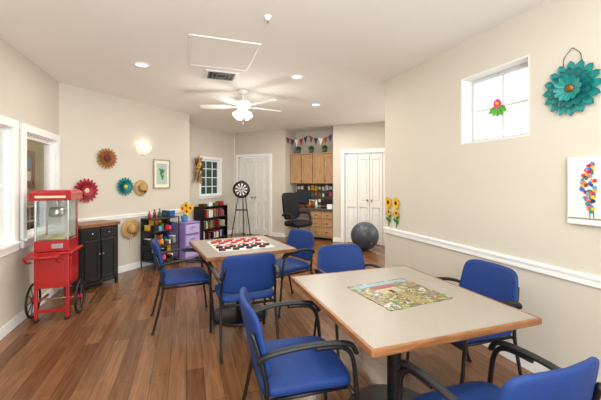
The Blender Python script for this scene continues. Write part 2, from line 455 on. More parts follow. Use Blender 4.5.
fan=thing('ceiling_fan','white five-blade ceiling fan with lit glass shades','ceiling fan',(.76,4.71,H))
b=M(); b.lathe([(0,0),(.07,0),(.072,-.02),(.055,-.05),(.02,-.06),(0,-.06)],WHITE); b.fin('canopy',fan)
b=M(); b.cyl((0,0,-.14),(0,0,-.055),.012,WHITE); b.fin('downrod',fan)
b=M(); b.lathe([(0,-.13),(.05,-.135),(.10,-.16),(.115,-.20),(.105,-.24),(.06,-.27),(.05,-.30),(0,-.30)],WHITE,n=32); b.fin('motor_housing',fan)
for i in range(5):
    a=2*pi*i/5+.25; T=Matrix.Rotation(a,4,'Z')@Matrix.Translation((0,0,-.225))@Matrix.Rotation(.16,4,'X')
    b=M(); poly=[(.17,-.05),(.3,-.062),(.54,-.066),(.60,-.05),(.615,0),(.60,.05),(.54,.066),(.3,.062),(.17,.05)]
    n=len(poly); b.raw([(x,y,-.004) for x,y in poly]+[(x,y,.004) for x,y in poly],[tuple(range(n))[::-1],tuple(range(n,2*n))]+[(k,(k+1)%n,(k+1)%n+n,k+n) for k in range(n)],WHITE,False,T)
    bl=b.fin('blade',fan)
    b=M(); b.box((.14,0,-.006),(.12,.03,.008),WHITE,.003,T=T); b.fin('blade_bracket',bl)
for i in range(4):
    a=2*pi*i/4+.5; T=Matrix.Rotation(a,4,'Z')@Matrix.Translation((.045,0,-.30))@Matrix.Rotation(-.75,4,'Y')
    b=M(); b.lathe([(.022,0),(.03,-.02),(.05,-.06),(.062,-.10),(.058,-.10),(.045,-.06),(.02,-.01)],GLOW,T,20)
    b.lathe([(0,-.03),(.02,-.035),(.028,-.06),(.02,-.085),(0,-.09)],GLOW,T,14); b.fin('lamp_shade',fan,'bell-shaped lit glass shade')
b=M(); b.tube([(0,0,-.30),(.004,0,-.4),(0,0,-.46)],.002,BRASS,6); b.ball((0,0,-.465),.008,BRASS); b.fin('pull_chain',fan)

# ------------------------------------------------------------ tables
def table(loc,rot,w,d,label):
    t=thing('game_table',label,'table',loc,rot)
    b=M(); b.box((0,0,.7245),(w-.03,d-.03,.031),LAM,.002); b.fin('tabletop',t)
    b=M()
    for s_ in (-1,1):
        b.box((s_*(w/2-.0075),0,.7245),(.018,d,.032),EDGE,.006); b.box((0,s_*(d/2-.0075),.7245),(w-.02,.018,.032),EDGE,.006)
    b.fin('edge_band',t,'oak wood edge band')
    b=M(); b.cyl((0,0,.03),(0,0,.70),.042,BLACK,n=28)
    b.fin('column',t)
    b=M(); b.lathe([(0,0),(.29,0),(.295,.012),(.28,.024),(.10,.035),(.05,.06),(0,.06)],BLACK,n=40); b.fin('base',t)
    b=M()
    for a in (0,pi/2): b.box((0,0,.695),(w*.6,.05,.02),BLACK,.003,rot=Matrix.Rotation(a,4,'Z'))
    b.fin('bracket',t)
    return t
table((1.18,1.69,0),0,.96,1.08,'square beige laminate table with oak edge holding a jigsaw puzzle')
table((.535,3.52,0),.15,.89,.92,'square beige laminate table with oak edge holding a checkers mat')
PUZ=ramp_mat('jigsaw_garden_picture',17,[(0,'#34502a'),(.30,'#943426'),(.35,'#4c6a34'),(.40,'#b3a26c'),(.44,'#6d7b3a'),(.48,'#395a2e'),(.52,'#9c8250'),(.55,'#7c462a'),(.58,'#587a90'),(.62,'#c4baa0'),(.68,'#3f6438')],.35,True,7,.6)
b=M(); pw,pd=.45,.42
def jig(n,L):
    o=[]
    for i in range(n):
        t=(i+.5)/n; o+= [(L*(i/n-.5),0),(L*(t-.12/n-.5)-.0,0),(L*(t-.14/n-.5),.005*(-1)**i),(L*(t+.14/n-.5),.005*(-1)**i),(L*(t+.12/n-.5),0)]
    return o
ee=[]
for k in range(4):
    L_,off=(pw,pd/2) if k%2==0 else (pd,pw/2)
    for x,y in jig(10,L_):
        v=Vector((x,-off+y,0)); v=Matrix.Rotation(k*pi/2,3,'Z')@v; ee.append(v)
n=len(ee); b.raw([(v.x,v.y,0) for v in ee]+[(v.x,v.y,.003) for v in ee],[tuple(range(n))[::-1],tuple(range(n,2*n))]+[(i,(i+1)%n,(i+1)%n+n,i+n) for i in range(n)],PUZ)
def flat(poly,m,z): b.raw([(x,y,z) for x,y in poly],[tuple(range(len(poly)))],m)
pc=[mat('print_cottage_cream','#a8986e',.4,var=.2,scale=50),mat('print_roof_red','#8a3226',.4,var=.3,scale=50),mat('print_sky','#7c9ca8',.4,var=.15,scale=30),mat('print_pink','#c45f7e',.4),mat('print_green','#3e642c',.4,var=.3,scale=60),mat('print_path','#937e54',.4,var=.3,scale=50)]
flat([(-.20,.13),(-.10,.15),(.02,.13),(.12,.16),(.20,.14),(.20,.195),(-.20,.195)],pc[2],.0032)
flat([(-.02,-.20),(.06,-.20),(.04,-.08),(.01,.0),(-.02,-.0),(-.0,-.09)],pc[5],.0033)
flat([(-.10,0),(.06,0),(.06,.09),(-.10,.09)],pc[0],.0034); flat([(-.12,.085),(.08,.085),(.05,.145),(-.09,.145)],pc[1],.0035)
flat([(-.035,.0),(-.005,.0),(-.005,.05),(-.035,.05)],BROWN,.0036); flat([(.015,.03),(.04,.03),(.04,.06),(.015,.06)],pc[2],.0036)
random.seed(12)
for i in range(90):
    x=random.uniform(-.21,.21); y=random.uniform(-.195,.06)
    if -.03<x<.06 and y<.0 : continue
    if y>0 and -.12<x<.08: continue
    q=random.uniform(.006,.014); flat([(x+q*math.cos(a),y+q*math.sin(a)) for a in (0,1.05,2.1,3.14,4.2,5.25)],random.choice([pc[3],YEL,pc[0],CRIM,pc[4],pc[4],NAVY,pc[4]]),.0037+i*.00001)
tag(b.fin('jigsaw_puzzle',loc=(1.21,1.70,.7405),rot=.1),'completed colourful garden jigsaw puzzle lying on beige table','puzzle')
CS=.068; MR=.12
b=M(); b.box((0,0,.0015),(CS*8,CS*8,.003),checker_mat('checker_print','#e2ded6','#b51f25',1/CS))
for s_ in (-1,1):
    b.box((s_*(CS*4+.008),0,.0015),(.016,CS*8+.032,.003),WHITE); b.box((0,s_*(CS*4+.008),.0015),(CS*8,.016,.003),WHITE)
MC=Vector((.535,3.53,.7405))
tag(b.fin('checkers_mat',loc=MC,rot=MR),'red and white checkers mat spread on beige table','game mat')
prof=[(0,0),(.029,0),(.0335,.004),(.0335,.012),(.029,.017),(.023,.013),(0,.013)]
for k,(mm,nm) in enumerate(((BLACKP,'black'),(RED,'red'))):
    first=None
    for row in range(3):
        for c in range(8):
            if (row+c+k)%2: continue
            yy=CS*(-3.5+row) if k==0 else CS*(3.5-row); xx=CS*(-3.5+c)
            v=Matrix.Rotation(MR,3,'Z')@Vector((xx,yy,0)); loc=MC+v+Vector((0,0,.0035))
            if first is None:
                b=M(); b.lathe(prof,mm,n=18); first=b.fin('checker_piece',loc=loc); tag(first,'round %s plastic checkers piece on checkered mat'%nm,'game piece',nm+' checkers pieces')
            else:
                o=first.copy(); COL.objects.link(o); o.location=loc

# ------------------------------------------------------------ chairs
def make_chair(loc,rot,label):
    c=thing('armchair',label,'chair',loc,rot,'blue upholstered guest chairs')
    def sd(v):
        v=v.copy(); q=v.y/.225
        if q>0: v.z-=.018*q**3
        v.z+=.010*(1-(v.x/.24)**2)*(1 if v.z>0 else .2)
        return v
    b=M(); b.sq((0,.01,.448),(.47,.46,.066),BLUE,.45,.28,40,14,deform=sd); b.fin('seat',c,'blue fabric padded seat')
    b=M()
    def bd(v):
        v=v.copy(); x=v.x/.235; w=Vector((v.x*(1-.06*(v.y/.17)*(1)),v.z-.042*(1-x*x)+.025,v.y))
        w.y-=.22*(w.z); return w
    b.sq((0,-.235,.662),(.465,.33,.040),BLUE,.5,.34,44,14,deform=bd); b.fin('backrest',c,'blue fabric padded backrest')
    for s_ in (-1,1):
        b=M(); b.tube([(s_*.235,-.29,0),(s_*.232,-.235,.22),(s_*.228,-.20,.42),(s_*.225,-.215,.56),(s_*.20,-.262,.72)],.0115,BLACK,12)
        b.box((s_*.235,-.29,.008),(.030,.030,.016),BLACKP,.005); b.fin('leg',c,'black tubular rear leg')
        b=M(); b.tube([(s_*.255,.27,0),(s_*.258,.245,.22),(s_*.262,.225,.45),(s_*.265,.205,.58),(s_*.266,.15,.635),(s_*.266,.02,.645)],.0115,BLACK,12)
        b.box((s_*.255,.27,.008),(.030,.030,.016),BLACKP,.005); b.fin('leg',c,'black tubular front leg')
        b=M(); b.tube([(s_*.266,.225,.60),(s_*.268,.19,.645),(s_*.268,.08,.662),(s_*.266,-.08,.66),(s_*.25,-.2,.635),(s_*.228,-.235,.60)],.016,BLACKP,14,sx=1.2,sy=.75); b.fin('armrest',c,'curved black armrest')
    b=M()
    b.tube([(-.232,-.205,.40),(.232,-.205,.40)],.010,BLACK,10,1); b.tube([(-.262,.215,.40),(.262,.215,.40)],.010,BLACK,10,1)
    for s_ in (-1,1): b.tube([(s_*.2,-.2,.40),(s_*.2,.21,.40)],.010,BLACK,10,1)
    b.fin('seat_frame',c)
    return c
base=make_chair((.555,1.68,0),-pi/2-.05,'blue fabric armchair with black tubular frame pulled up to puzzle table')
copy_thing(base,(1.33,2.50,0),pi,'blue fabric armchair with black frame behind the puzzle table')
copy_thing(base,(1.80,1.79,0),pi/2-.03,'blue fabric armchair between puzzle table and wall')
copy_thing(base,(1.14,.995,0),0.0,'blue fabric armchair tucked toward puzzle table, back turned')
copy_thing(base,(.48,2.93,0),.04,'blue fabric armchair with back turned, at checkers table')
copy_thing(base,(-.03,3.58,0),-pi/2+.1,'blue fabric armchair beside the checkers table facing it')
copy_thing(base,(1.07,3.64,0),pi/2+.35,'blue fabric armchair turned slightly at checkers table')

# ------------------------------------------------------------ right wall decor
def flower_decor(name,label,cat,loc,phi,r,mo,mi_,mc,np=14,layers=3,hang=True,group=None,tip=.5,wf=3.0,drop=.24,flatk=1.0,rt=False,cr_=.2):
    t=thing(name,label,cat,loc,phi,group)
    for L_ in range(layers):
        b=M(); rr=r*(1-drop*L_); n=np-2*L_
        for i in range(n): b.petal(2*pi*(i+.5*(L_%2))/n,rr*.15,rr,wf*rr/n,mo if L_%2==0 else mi_,y0=-.010-.010*L_-(.002 if i%2 else 0),lift=(.012+.012*L_)*flatk,cup=(.004)*flatk,tip=tip,round_tip=rt)
        b.fin('petals',t)
    b=M(); T=Matrix.Translation((0,-.035,0))@Matrix.Rotation(pi/2,4,'X')
    b.lathe([(r*cr_,-.025),(r*(cr_+.01),-.0),(r*cr_*.9,.010),(r*cr_*.5,.015),(0,.016)],mc,T,24)
    b.fin('flower_center',t)
    if hang:
        b=M(); b.tube([(-r*.25,-.012,r*.6),(-r*.28,-.008,r*1.12),(-r*.05,-.006,r*1.42),(0,-.006,r*1.45),(r*.05,-.006,r*1.42),(r*.28,-.008,r*1.12),(r*.25,-.012,r*.6)],.0022,BLACK,6); b.fin('hanger_wire',t)
    return t
flower_decor('metal_flower','large round teal metal daisy with layered petals hung on wall','wall decor',FR.p(2.20,-.005,2.03),FR.phi,.185,TEAL,TEALD,mat('bronze_center','#7a5a30',.35,.5),16,3,wf=4.7,drop=.25,flatk=.8,rt=True,cr_=.15)
t=thing('flower_suncatcher','pink, yellow and green flower ornament hanging in window','ornament',FR.p(1.585,.06,2.07),FR.phi)
b=M()
for i in range(8): b.petal(2*pi*i/8,.006,.042,.032,PINK,lift=.004,cup=.002,y0=-.002*(i%2),round_tip=True)
b.fin('petals',t,'pink petals')
b=M(); b.ball((0,-.008,0),.014,YEL,12,8); b.fin('flower_center',t,'yellow centre')
LG=mat('bright_green_leaf','#5aa83a',.5,var=.15)
b=M()
for a in (-.75,-1.2,-1.57,-1.95,-2.4): b.petal(a,.03,.115,.04,LG,lift=.0,y0=.006)
b.tube([(0,.004,.0),(0,.004,.27)],.001,BLACK,5,1); b.fin('leaves',t)

t=thing('canvas_print','white canvas print with multicoloured abstract figure hung on wall','picture',FR.p(2.44,-.0,1.355),FR.phi)
b=M(); b.box((0,-.0175,0),(.51,.035,.435),mat('canvas_white','#e2e1df',.8,var=.03),.003); b.fin('canvas',t)
b=M(); random.seed(5)
cols=[mat('art_blue','#2b62c4'),mat('art_red','#d4343a'),YEL,GREEN,ORANGE,SKY,mat('art_teal','#18918c'),CRIM,NAVY]
for i in range(70):
    z=.165-.29*(i/69)+random.uniform(-.008,.008)
    wd=.010+.030*math.sin(pi*min(1,max(0,(.165-z)/.26)))
    x=-.118+random.uniform(-wd,wd)-.016*math.sin((z+.1)*12); rr=random.uniform(.012,.020)
    a0=random.random()*6; n=5; poly=[(x+rr*random.uniform(.7,1)*math.cos(a0+2*pi*k/n),z+rr*random.uniform(.7,1)*math.sin(a0+2*pi*k/n)) for k in range(n)]
    b.prism(poly,-.0355-.0001*i,-.034,cols[(i*4)%9])
for x in (-.125,-.105): b.prism([(x-.002,-.17),(x+.002,-.17),(x+.002,-.12),(x-.002,-.12)],-.0365,-.034,BLACKP)
b.prism([(-.25,-.185),(.25,-.175),(.25,-.165),(-.25,-.175)],-.0358,-.034,GREY)
b.fin('painted_figure',t)
for k in range(2):
    t=thing('sunflower_cutout','tall yellow sunflower cut-out with green stem fixed to wall','wall decor',FR.p(.09+.16*k,-.0,1.035),FR.phi,'sunflower cut-outs')
    b=M()
    T=Matrix.Translation((0,-.012,.11))
    for i in range(12): b.petal(2*pi*i/12,.014,.072,.036,YEL,lift=.004,cup=.001,T=T)
    T=Matrix.Translation((.015,-.016,-.01))
    for i in range(10): b.petal(2*pi*i/10,.010,.052,.03,YEL,lift=.004,cup=.001,T=T)
    b.fin('petals',t)
    for z,x,q in ((.11,0,.024),(-.01,.015,.018)):
        b=M(); b.sq((x,-.02,z),(q*2,.014,q*2),BROWN,1,1,16,8); b.fin('flower_center',t)
    b=M(); b.tube([(0,-.008,.10),(.01,-.008,-.05),(0,-.008,-.19)],.006,GREEN,6)
    for a,z in ((.6,-.14),(2.5,-.12),(.4,-.08),(2.7,-.05)): b.petal(a,.0,.065,.04,GREEN,y0=-.008,lift=.003,cup=.001,T=Matrix.Translation((0,0,z)))
    b.fin('stem',t)

# ------------------------------------------------------------ angled wall decor
flower_decor('sunflower_decor','golden brown metal sunflower hung on beige wall','wall decor',FA.p(.637,-.005,1.745),FA.phi,.165,GOLD,mat('amber_petal','#8a4a1c',.5,var=.3),BROWN,18,2,False,wf=4.2,cr_=.32)
flower_decor('pinwheel_decor','crimson layered pinwheel hung on beige wall','wall decor',FA.p(.335,-.005,1.28),FA.phi,.18,CRIM,mat('dark_crimson','#7c1228',.5),mat('pinwheel_hub_pale','#d9c9a0',.6),18,3,False,wf=4.4)
flower_decor('pinwheel_decor','teal layered pinwheel hung on beige wall','wall decor',FA.p(.930,-.005,1.326),FA.phi,.150,TEAL,TEALD,YEL,16,3,False,wf=4.4)
def hat(loc,phi,r,label,band,tail=False):
    t=thing('straw_hat',label,'hat',loc,phi)
    T=Matrix.Rotation(pi/2,4,'X')
    b=M(); b.lathe([(r*.45,.012),(r*.7,.004),(r,.012),(r*.99,.018),(r*.7,.012),(r*.45,.02)],STRAW,T,36); b.fin('brim',t)
    b=M(); b.lathe([(r*.46,.012),(r*.44,.06),(r*.36,.085),(r*.15,.09),(0,.085)],STRAW,T,30); b.fin('crown',t)
    b=M(); b.lathe([(r*.475,.016),(r*.465,.034),(r*.45,.034)],band,T,30)
    for i in range(7): b.petal(2*pi*i/7,.005,.028,.02,band,lift=.008,T=Matrix.Translation((r*.25,-.04,-r*.45)))
    if tail:
        for s_ in (-1,1): b.tube([(0,-.025,-r*.5),(s_*.02,-.03,-r*1.1),(s_*.03,-.02,-r*1.9)],.008,CREAM,8,sy=.25)
    b.fin('hat_band',t)
hat(FA.p(1.215,-.012,1.30),FA.phi,.128,'small straw hat with brown band hung on wall',BROWN)
hat(FA.p(1.02,-.02,.66),FA.phi,.155,'wide straw hat with trailing ribbon hung below chair rail',GOLD,True)
t=thing('wall_sconce','lit frosted glass half-bowl sconce on beige wall','wall lamp',FA.p(1.268,0,1.86),FA.phi)
b=M(); b.box((0,-.008,.03),(.10,.016,.10),WHITE,.004); b.fin('wall_plate',t)
b=M(); vs=[];fs=[];n=16;k=8
for i in range(k+1):
    ph=pi/2*i/k
    for j in range(n+1):
        th=pi+pi*j/n; rr=.13*math.sin(ph)
        vs.append((rr*math.cos(th),-.014+rr*.85*math.sin(th),.12-.14*math.cos(ph)))
for i in range(k):
    for j in range(n): a=i*(n+1)+j; fs.append((a,a+1,a+n+2,a+n+1))
b.raw(vs,fs,GLOWS,True); b.fin('lamp_shade',t,'frosted half bowl shade')
t=thing('framed_picture','pale framed botanical print hung on beige wall','picture',FA.p(1.64,0,1.535),FA.phi)
b=M()
for s_ in (-1,1): b.box((s_*.17,-.012,0),(.022,.024,.51),mat('silver_frame','#a39a8a',.4),.003); b.box((0,-.012,s_*.244),(.32,.024,.022),MATS['silver_frame'],.003)
b.fin('frame',t)
b=M(); b.box((0,-.006,0),(.32,.008,.467),CREAM); b.box((0,-.0105,0),(.22,.002,.36),mat('print_pale_blue','#a9c0b6',.6))
for a,z in ((1.2,-.1),(1.9,-.06),(1.5,0),(1.0,0),(2.2,.02)): b.petal(a,0,.10,.035,GREEN,y0=-.012,lift=.001,cup=0,T=Matrix.Translation((0,0,z)))
b.fin('print',t)

# ------------------------------------------------------------ black cart
KW=.53
t=thing('kitchen_cart','black wooden cabinet cart with brown wood top in room corner','cabinet',FA.p(.285,-.235,0),FA.phi)
b=M()
for x in (-.231,.231):
    for y in (-.171,.171): b.box((x,y,.405),(.032,.032,.81),BLACKW,.003)
b.box((0,.170,.43),(.44,.012,.74),BLACKW)
for z in (.075,.655,.795): b.box((0,0,z),(.45,.345,.03),BLACKW,.003)
for z in (.22,.32,.42,.52,.60): b.box((.231,0,z),(.012,.32,.014),BLACKW,.002)
b.box((0,0,.37),(.016,.33,.56),BLACKW); b.box((-.231,0,.44),(.012,.32,.70),BLACKW)
b.fin('body',t)
b=M(); b.box((0,0,.832),(KW,.42,.042),WTOP,.006); b.fin('worktop',t,'brown wood worktop')
for x in (-.111,.111):
    dr=M(); dr.box((x,-.178,.725),(.212,.016,.115),BLACKW,.005); dr=dr.fin('drawer',t)
    k=M(); k.ball((x,-.195,.725),.012,CHROME,12,8); k.fin('knob',dr)
    d_=M(); d_.box((x,-.178,.370),(.208,.016,.54),BLACKW,.005)
    for s_ in (-1,1): d_.box((x+s_*.082,-.189,.370),(.04,.01,.53),BLACKW,.003); d_.box((x,-.189,.370+s_*.243),(.12,.01,.04),BLACKW,.003)
    d_=d_.fin('door',t); k=M(); k.ball((x*.22,-.203,.45),.012,CHROME,12,8); k.fin('knob',d_)
b=M(); b.tube([(.24,-.12,.76),(.29,-.12,.76),(.29,.12,.76),(.24,.12,.76)],.007,CHROME,8,1); b.fin('towel_bar',t)

# ------------------------------------------------------------ popcorn cart
t=thing('popcorn_cart','red popcorn machine on wheeled red cart with spoked wheels','popcorn machine',(-1.29,4.13,0))
b=M(); b.box((0,0,.50),(.30,.31,.34),RED,.008); b.box((0,0,.685),(.38,.37,.025),RED,.006)
b.box((0,-.160,.50),(.23,.012,.26),RED,.006); b.box((.155,0,.50),(.012,.24,.26),RED,.006); b.fin('cart_body',t)
for x in (-.135,.135):
    b=M(); b.box((x,-.140,.18),(.028,.028,.36),RED,.004); b.box((x,-.140,.012),(.042,.042,.024),BLACKP,.004); b.fin('leg',t)
b=M(); b.box((0,-.140,.10),(.25,.02,.03),RED,.004)
for x in (-.135,.135): b.box((x,.01,.18),(.02,.31,.022),RED,.003)
b.fin('lower_rail',t)
WY=-.0
b=M(); b.cyl((-.23,WY,.18),(.23,WY,.18),.009,CHROME); b.fin('axle',t)
for s_ in (-1,1):
    b=M(); x=s_*.208
    ring=[(x,WY+.168*math.cos(2*pi*i/24),.18+.168*math.sin(2*pi*i/24)) for i in range(24)]
    b.tube(ring,.0115,BLACK,8,1,closed=True)
    for i in range(10):
        a=2*pi*i/10; b.cyl((x,WY,.18),(x,WY+.165*math.cos(a),.18+.165*math.sin(a)),.004,BLACK,n=8)
    b.cyl((x-.018,WY,.18),(x+.018,WY,.18),.024,RED,n=16); b.fin('wheel',t,'black spoked wheel with red hub')
b=M(); b.box((-.04,-.26,.675),(.26,.14,.02),RED,.004); b.tube([(-.17,-.16,.60),(-.17,-.26,.62),(-.17,-.33,.675)],.009,RED,8)
b.tube([(.09,-.16,.60),(.09,-.26,.62),(.09,-.33,.675)],.009,RED,8); b.tube([(-.17,-.33,.675),(.09,-.33,.675)],.011,RED,8,1); b.fin('side_shelf',t)
b=M(); b.box((.0,.0,.755),(.300,.31,.11),RED,.005); b.box((.05,-.158,.755),(.10,.008,.05),CHROME,.002); b.fin('machine_base',t)
for x in (-.138,.138):
    for y in (-.146,.146):
        b=M(); b.box((x,y,1.015),(.018,.018,.41),RED if y>0 else CHROME,.003); b.fin('corner_post',t)
for c_,s_ in (((0,-.149,1.015),(.255,.004,.40)),((.141,0,1.015),(.004,.27,.40)),((-.141,0,1.015),(.004,.27,.40))):
    b=M(); b.box(c_,s_,CASEG); b.fin('glass_panel',t)
b=M(); b.box((0,.143,1.015),(.255,.008,.40),WHITE); b.fin('back_panel',t)
b=M(); b.lathe([(0,1.04),(.065,1.04),(.07,1.07),(.065,1.13),(.055,1.14),(0,1.145)],CHROME); b.cyl((0,0,1.14),(0,0,1.21),.012,CHROME); b.tube([(.06,0,1.10),(.115,-.03,1.10)],.006,BLACK,8,1); b.fin('kettle',t)
def heap(v):
    v=v.copy(); v.z+=.008*math.sin(v.x*60)*math.cos(v.y*50); return v
b=M(); b.sq((0,0,.825),(.25,.26,.04),POP,.8,.4,40,16,deform=heap); b.fin('popcorn',t)
b=M(); b.box((0,0,1.255),(.37,.36,.075),RED,.006)
vs=[(-.185,-.18,1.29),(.185,-.18,1.29),(.185,.18,1.29),(-.185,.18,1.29),(-.16,-.14,1.32),(.16,-.14,1.32),(.16,.16,1.32),(-.16,.16,1.32)]
b.raw(vs,[(3,2,1,0),(0,1,5,4),(1,2,6,5),(2,3,7,6),(3,0,4,7),(4,5,6,7)],RED)
b.box((0,-.182,1.255),(.26,.004,.022),mat('cream_stripe','#efe3b8')); b.fin('canopy',t)

# ------------------------------------------------------------ craft shelf
random.seed(11)
SC=1.43
t=thing('craft_shelf','dark open craft cart packed with colourful supplies by wall','shelf',FA.p(SC,-.22,0),FA.phi)
SHD=mat('dark_grey_shelf','#2c2c2f',.4)
b=M()
for z in (.12,.36,.60,.80): b.box((0,0,z),(.52,.32,.016),SHD,.003)
b.box((0,.155,.46),(.50,.006,.66),SHD)
b.fin('shelf_board',t)
for x in (-.25,.25):
    for y in (-.15,.15):
        b=M(); b.cyl((x,y,0),(x,y,.80),.010,BLACK,n=10); b.fin('post',t)
BB=mat('blue_box','#24508f')
palette=[CRIM,BB,YEL,GREEN,ORANGE,WHITE,NAVY,TEAL,BLACKP,SKY,RED,CREAM,PINK,BROWN,BLACKP,GREY,WHITE]
def item_box(p,fr,w,d,h,m,label,cat,group,lid=None,dr=0):
    q=M(); q.box((0,0,h/2),(w,d,h),m,.004)
    if lid: q.box((0,0,h+.006),(w+.004,d+.006,.012),lid,.003)
    return tag(q.fin(cat.replace(' ','_'),loc=p,rot=fr.phi+dr),label,cat,group)
def bottle(p,m,capm,h=.18,r=.028,label='',group=None):
    q=M(); q.lathe([(0,0),(r,0),(r,h*.6),(r*.4,h*.78),(r*.38,h*.88),(0,h*.88)],m,n=18); q.lathe([(0,h*.86),(r*.5,h*.86),(r*.5,h),(0,h)],capm,n=14)
    return tag(q.fin('bottle',loc=p),label,'bottle',group)
for z in (.129,.369,.609):
    for rowy,hm in ((-.16,1.0),(-.30,.6)):
        x=-.228
        while x<.19:
            w=random.uniform(.035,.085); h=random.uniform(.07,.19)*hm
            if z>.6: h=min(h,.16)
            m=random.choice(palette); u=random.random()
            if u<.15: x+=.035; continue
            if u<.40: bottle(FA.p(SC+x+.024,rowy,z),m,random.choice([WHITE,RED,BLACKP]),max(h,.08),.02,'%s craft bottle standing on craft shelf'%m.name.split('_')[0],'craft bottles'); x+=.046; continue
            item_box(FA.p(SC+x+w/2,rowy,z),FA,w-.008,.10,h,m,'small %s storage box on craft shelf'%m.name.split('_')[0],'storage box','storage boxes on craft shelf',random.choice([None,None,WHITE,BLACKP]))
            x+=w
x=-.22
for i in range(7):
    m=palette[(i*5)%len(palette)]
    bottle(FA.p(SC+x,-.22+.05*(i%2),.81),m,WHITE if i%2 else BLACKP,random.uniform(.08,.15),.022,'%s craft bottle on top of craft shelf'%m.name.split('_')[0],'craft bottles'); x+=.05
item_box(FA.p(SC+.18,-.20,.81),FA,.11,.2,.10,BB,'blue box on top of craft shelf','storage box','storage boxes on craft shelf',WHITE)

t=thing('drawer_cart','lilac plastic drawer cart with stacked drawers near wall corner','drawer cart',FA.p(1.95,-.26,0),FA.phi)
b=M()
for s_ in (-1,1): b.box((s_*.17,0,.36),(.016,.34,.62),PURPLE,.004)
for z in (.055,.26,.46,.67): b.box((0,0,z),(.35,.34,.018),PURPLE,.004)
b.fin('frame',t)
for z in (.155,.36,.565):
    d_=M(); d_.box((0,-.01,z),(.318,.32,.165),mat('pale_lilac_plastic','#b7a8d6',.3),.008); d_=d_.fin('drawer',t)
    k=M(); k.box((0,-.178,z+.03),(.10,.014,.02),PURPLE,.004); k.fin('handle',d_)
for x in (-.14,.14):
    for y in (-.13,.13):
        b=M(); b.cyl((x-.01,y,.022),(x+.01,y,.022),.022,BLACKP,n=14); b.cyl((x,y,.03),(x,y,.05),.008,BLACKP,n=8); b.fin('caster',t)
t=thing('sunflower_pot','yellow sunflowers in a light blue pot on lilac cart','potted flower',FA.p(1.92,-.26,.68),FA.phi)
b=M(); b.lathe([(0,0),(.05,0),(.065,.10),(.07,.11),(.058,.11),(.05,.02),(0,.02)],SKY,n=22); b.fin('pot',t)
for x,z,y in ((-.09,.25,-.03),(.02,.29,0),(.10,.24,-.03),(-.02,.19,-.06)):
    b=M(); b.tube([(0,0,.05),(x*.5,y*.5,z*.6),(x,y,z)],.005,GREEN,6)
    for i in range(12): b.petal(2*pi*i/12,.018,.068,.032,YEL,y0=-.005,lift=.012,T=Matrix.Translation((x,y,z)))
    b.sq((x,y-.015,z),(.045,.02,.045),BROWN,1,1,14,8); b.fin('sunflower',t)

# ------------------------------------------------------------ bookcase
t=thing('bookcase','low black bookcase filled with books under window','bookcase',FB.p(.55,-.165,0),FB.phi)
b=M(); W_=.86;Hh=.82
for s_ in (-1,1): b.box((s_*(W_/2-.01),0,Hh/2),(.02,.28,Hh),BLACKW,.002)
for z in (.05,.30,.55,Hh-.01): b.box((0,0,z),(W_-.04,.28,.02),BLACKW,.002)
b.box((0,.135,Hh/2),(W_-.04,.01,Hh-.04),BLACKW); b.fin('body',t)
random.seed(21)
bp_=[mat('maroon_cover','#6d2330',.6),NAVY,mat('olive_cover','#6b6a3a',.6),CREAM,GREY,BLACKP,BROWN,mat('teal_cover','#2c6a6e',.6),WHITE,RED,BB,ORANGE]
for z in (.06,.31,.56):
    x=-.40
    while x<.36:
        w=random.uniform(.018,.042); h=random.uniform(.12,.20)
        if random.random()<.24: x+=.05; continue
        m=random.choice(bp_)
        q=M(); q.box((0,0,h/2),(w-.003,.17,h),m,.002); q.box((0,.003,h/2),(w-.009,.168,h+.001),CREAM)
        tag(q.fin('book',loc=FB.p(.55+x+w/2,-.18,z+.001),rot=FB.phi),'%s-covered book standing in black bookcase'%m.name.split('_')[0],'book','books in black bookcase'); x+=w
for i,(x,m) in enumerate(((-.28,BROWN),(-.1,WHITE),(.1,GREEN),(.3,CRIM))):
    item_box(FB.p(.55+x,-.16,Hh),FB,.12,.16,.06+.03*(i%2),m,'%s box on top of black bookcase'%m.name.split('_')[0],'game box','boxes on black bookcase')
t=thing('dried_flower_swag','brown and yellow dried flower swag hung beside window','wall decor',FB.p(.19,-.01,1.66),FB.phi)
b=M(); random.seed(3)
for i in range(40):
    a=random.uniform(-2.0,-1.1) if i%3 else random.uniform(.9,2.2)
    L_=random.uniform(.22,.42) if a<0 else random.uniform(.15,.3)
    b.petal(a,.02,L_,.045,random.choice([STRAW,BROWN,GOLD,STRAW]),y0=-.03-random.random()*.03,lift=.02,T=Matrix.Translation((0,0,.08)))
b.fin('dried_stems',t)
for x,z,m in ((0,.1,YEL),(-.06,.02,STRAW),(.07,.04,BROWN)):
    b=M()
    for i in range(10): b.petal(2*pi*i/10,.015,.065,.035,m,y0=-.09,lift=.015,T=Matrix.Translation((x,0,z)))
    b.ball((x,-.10,z),.02,BROWN,12,8); b.fin('dried_flower',t)

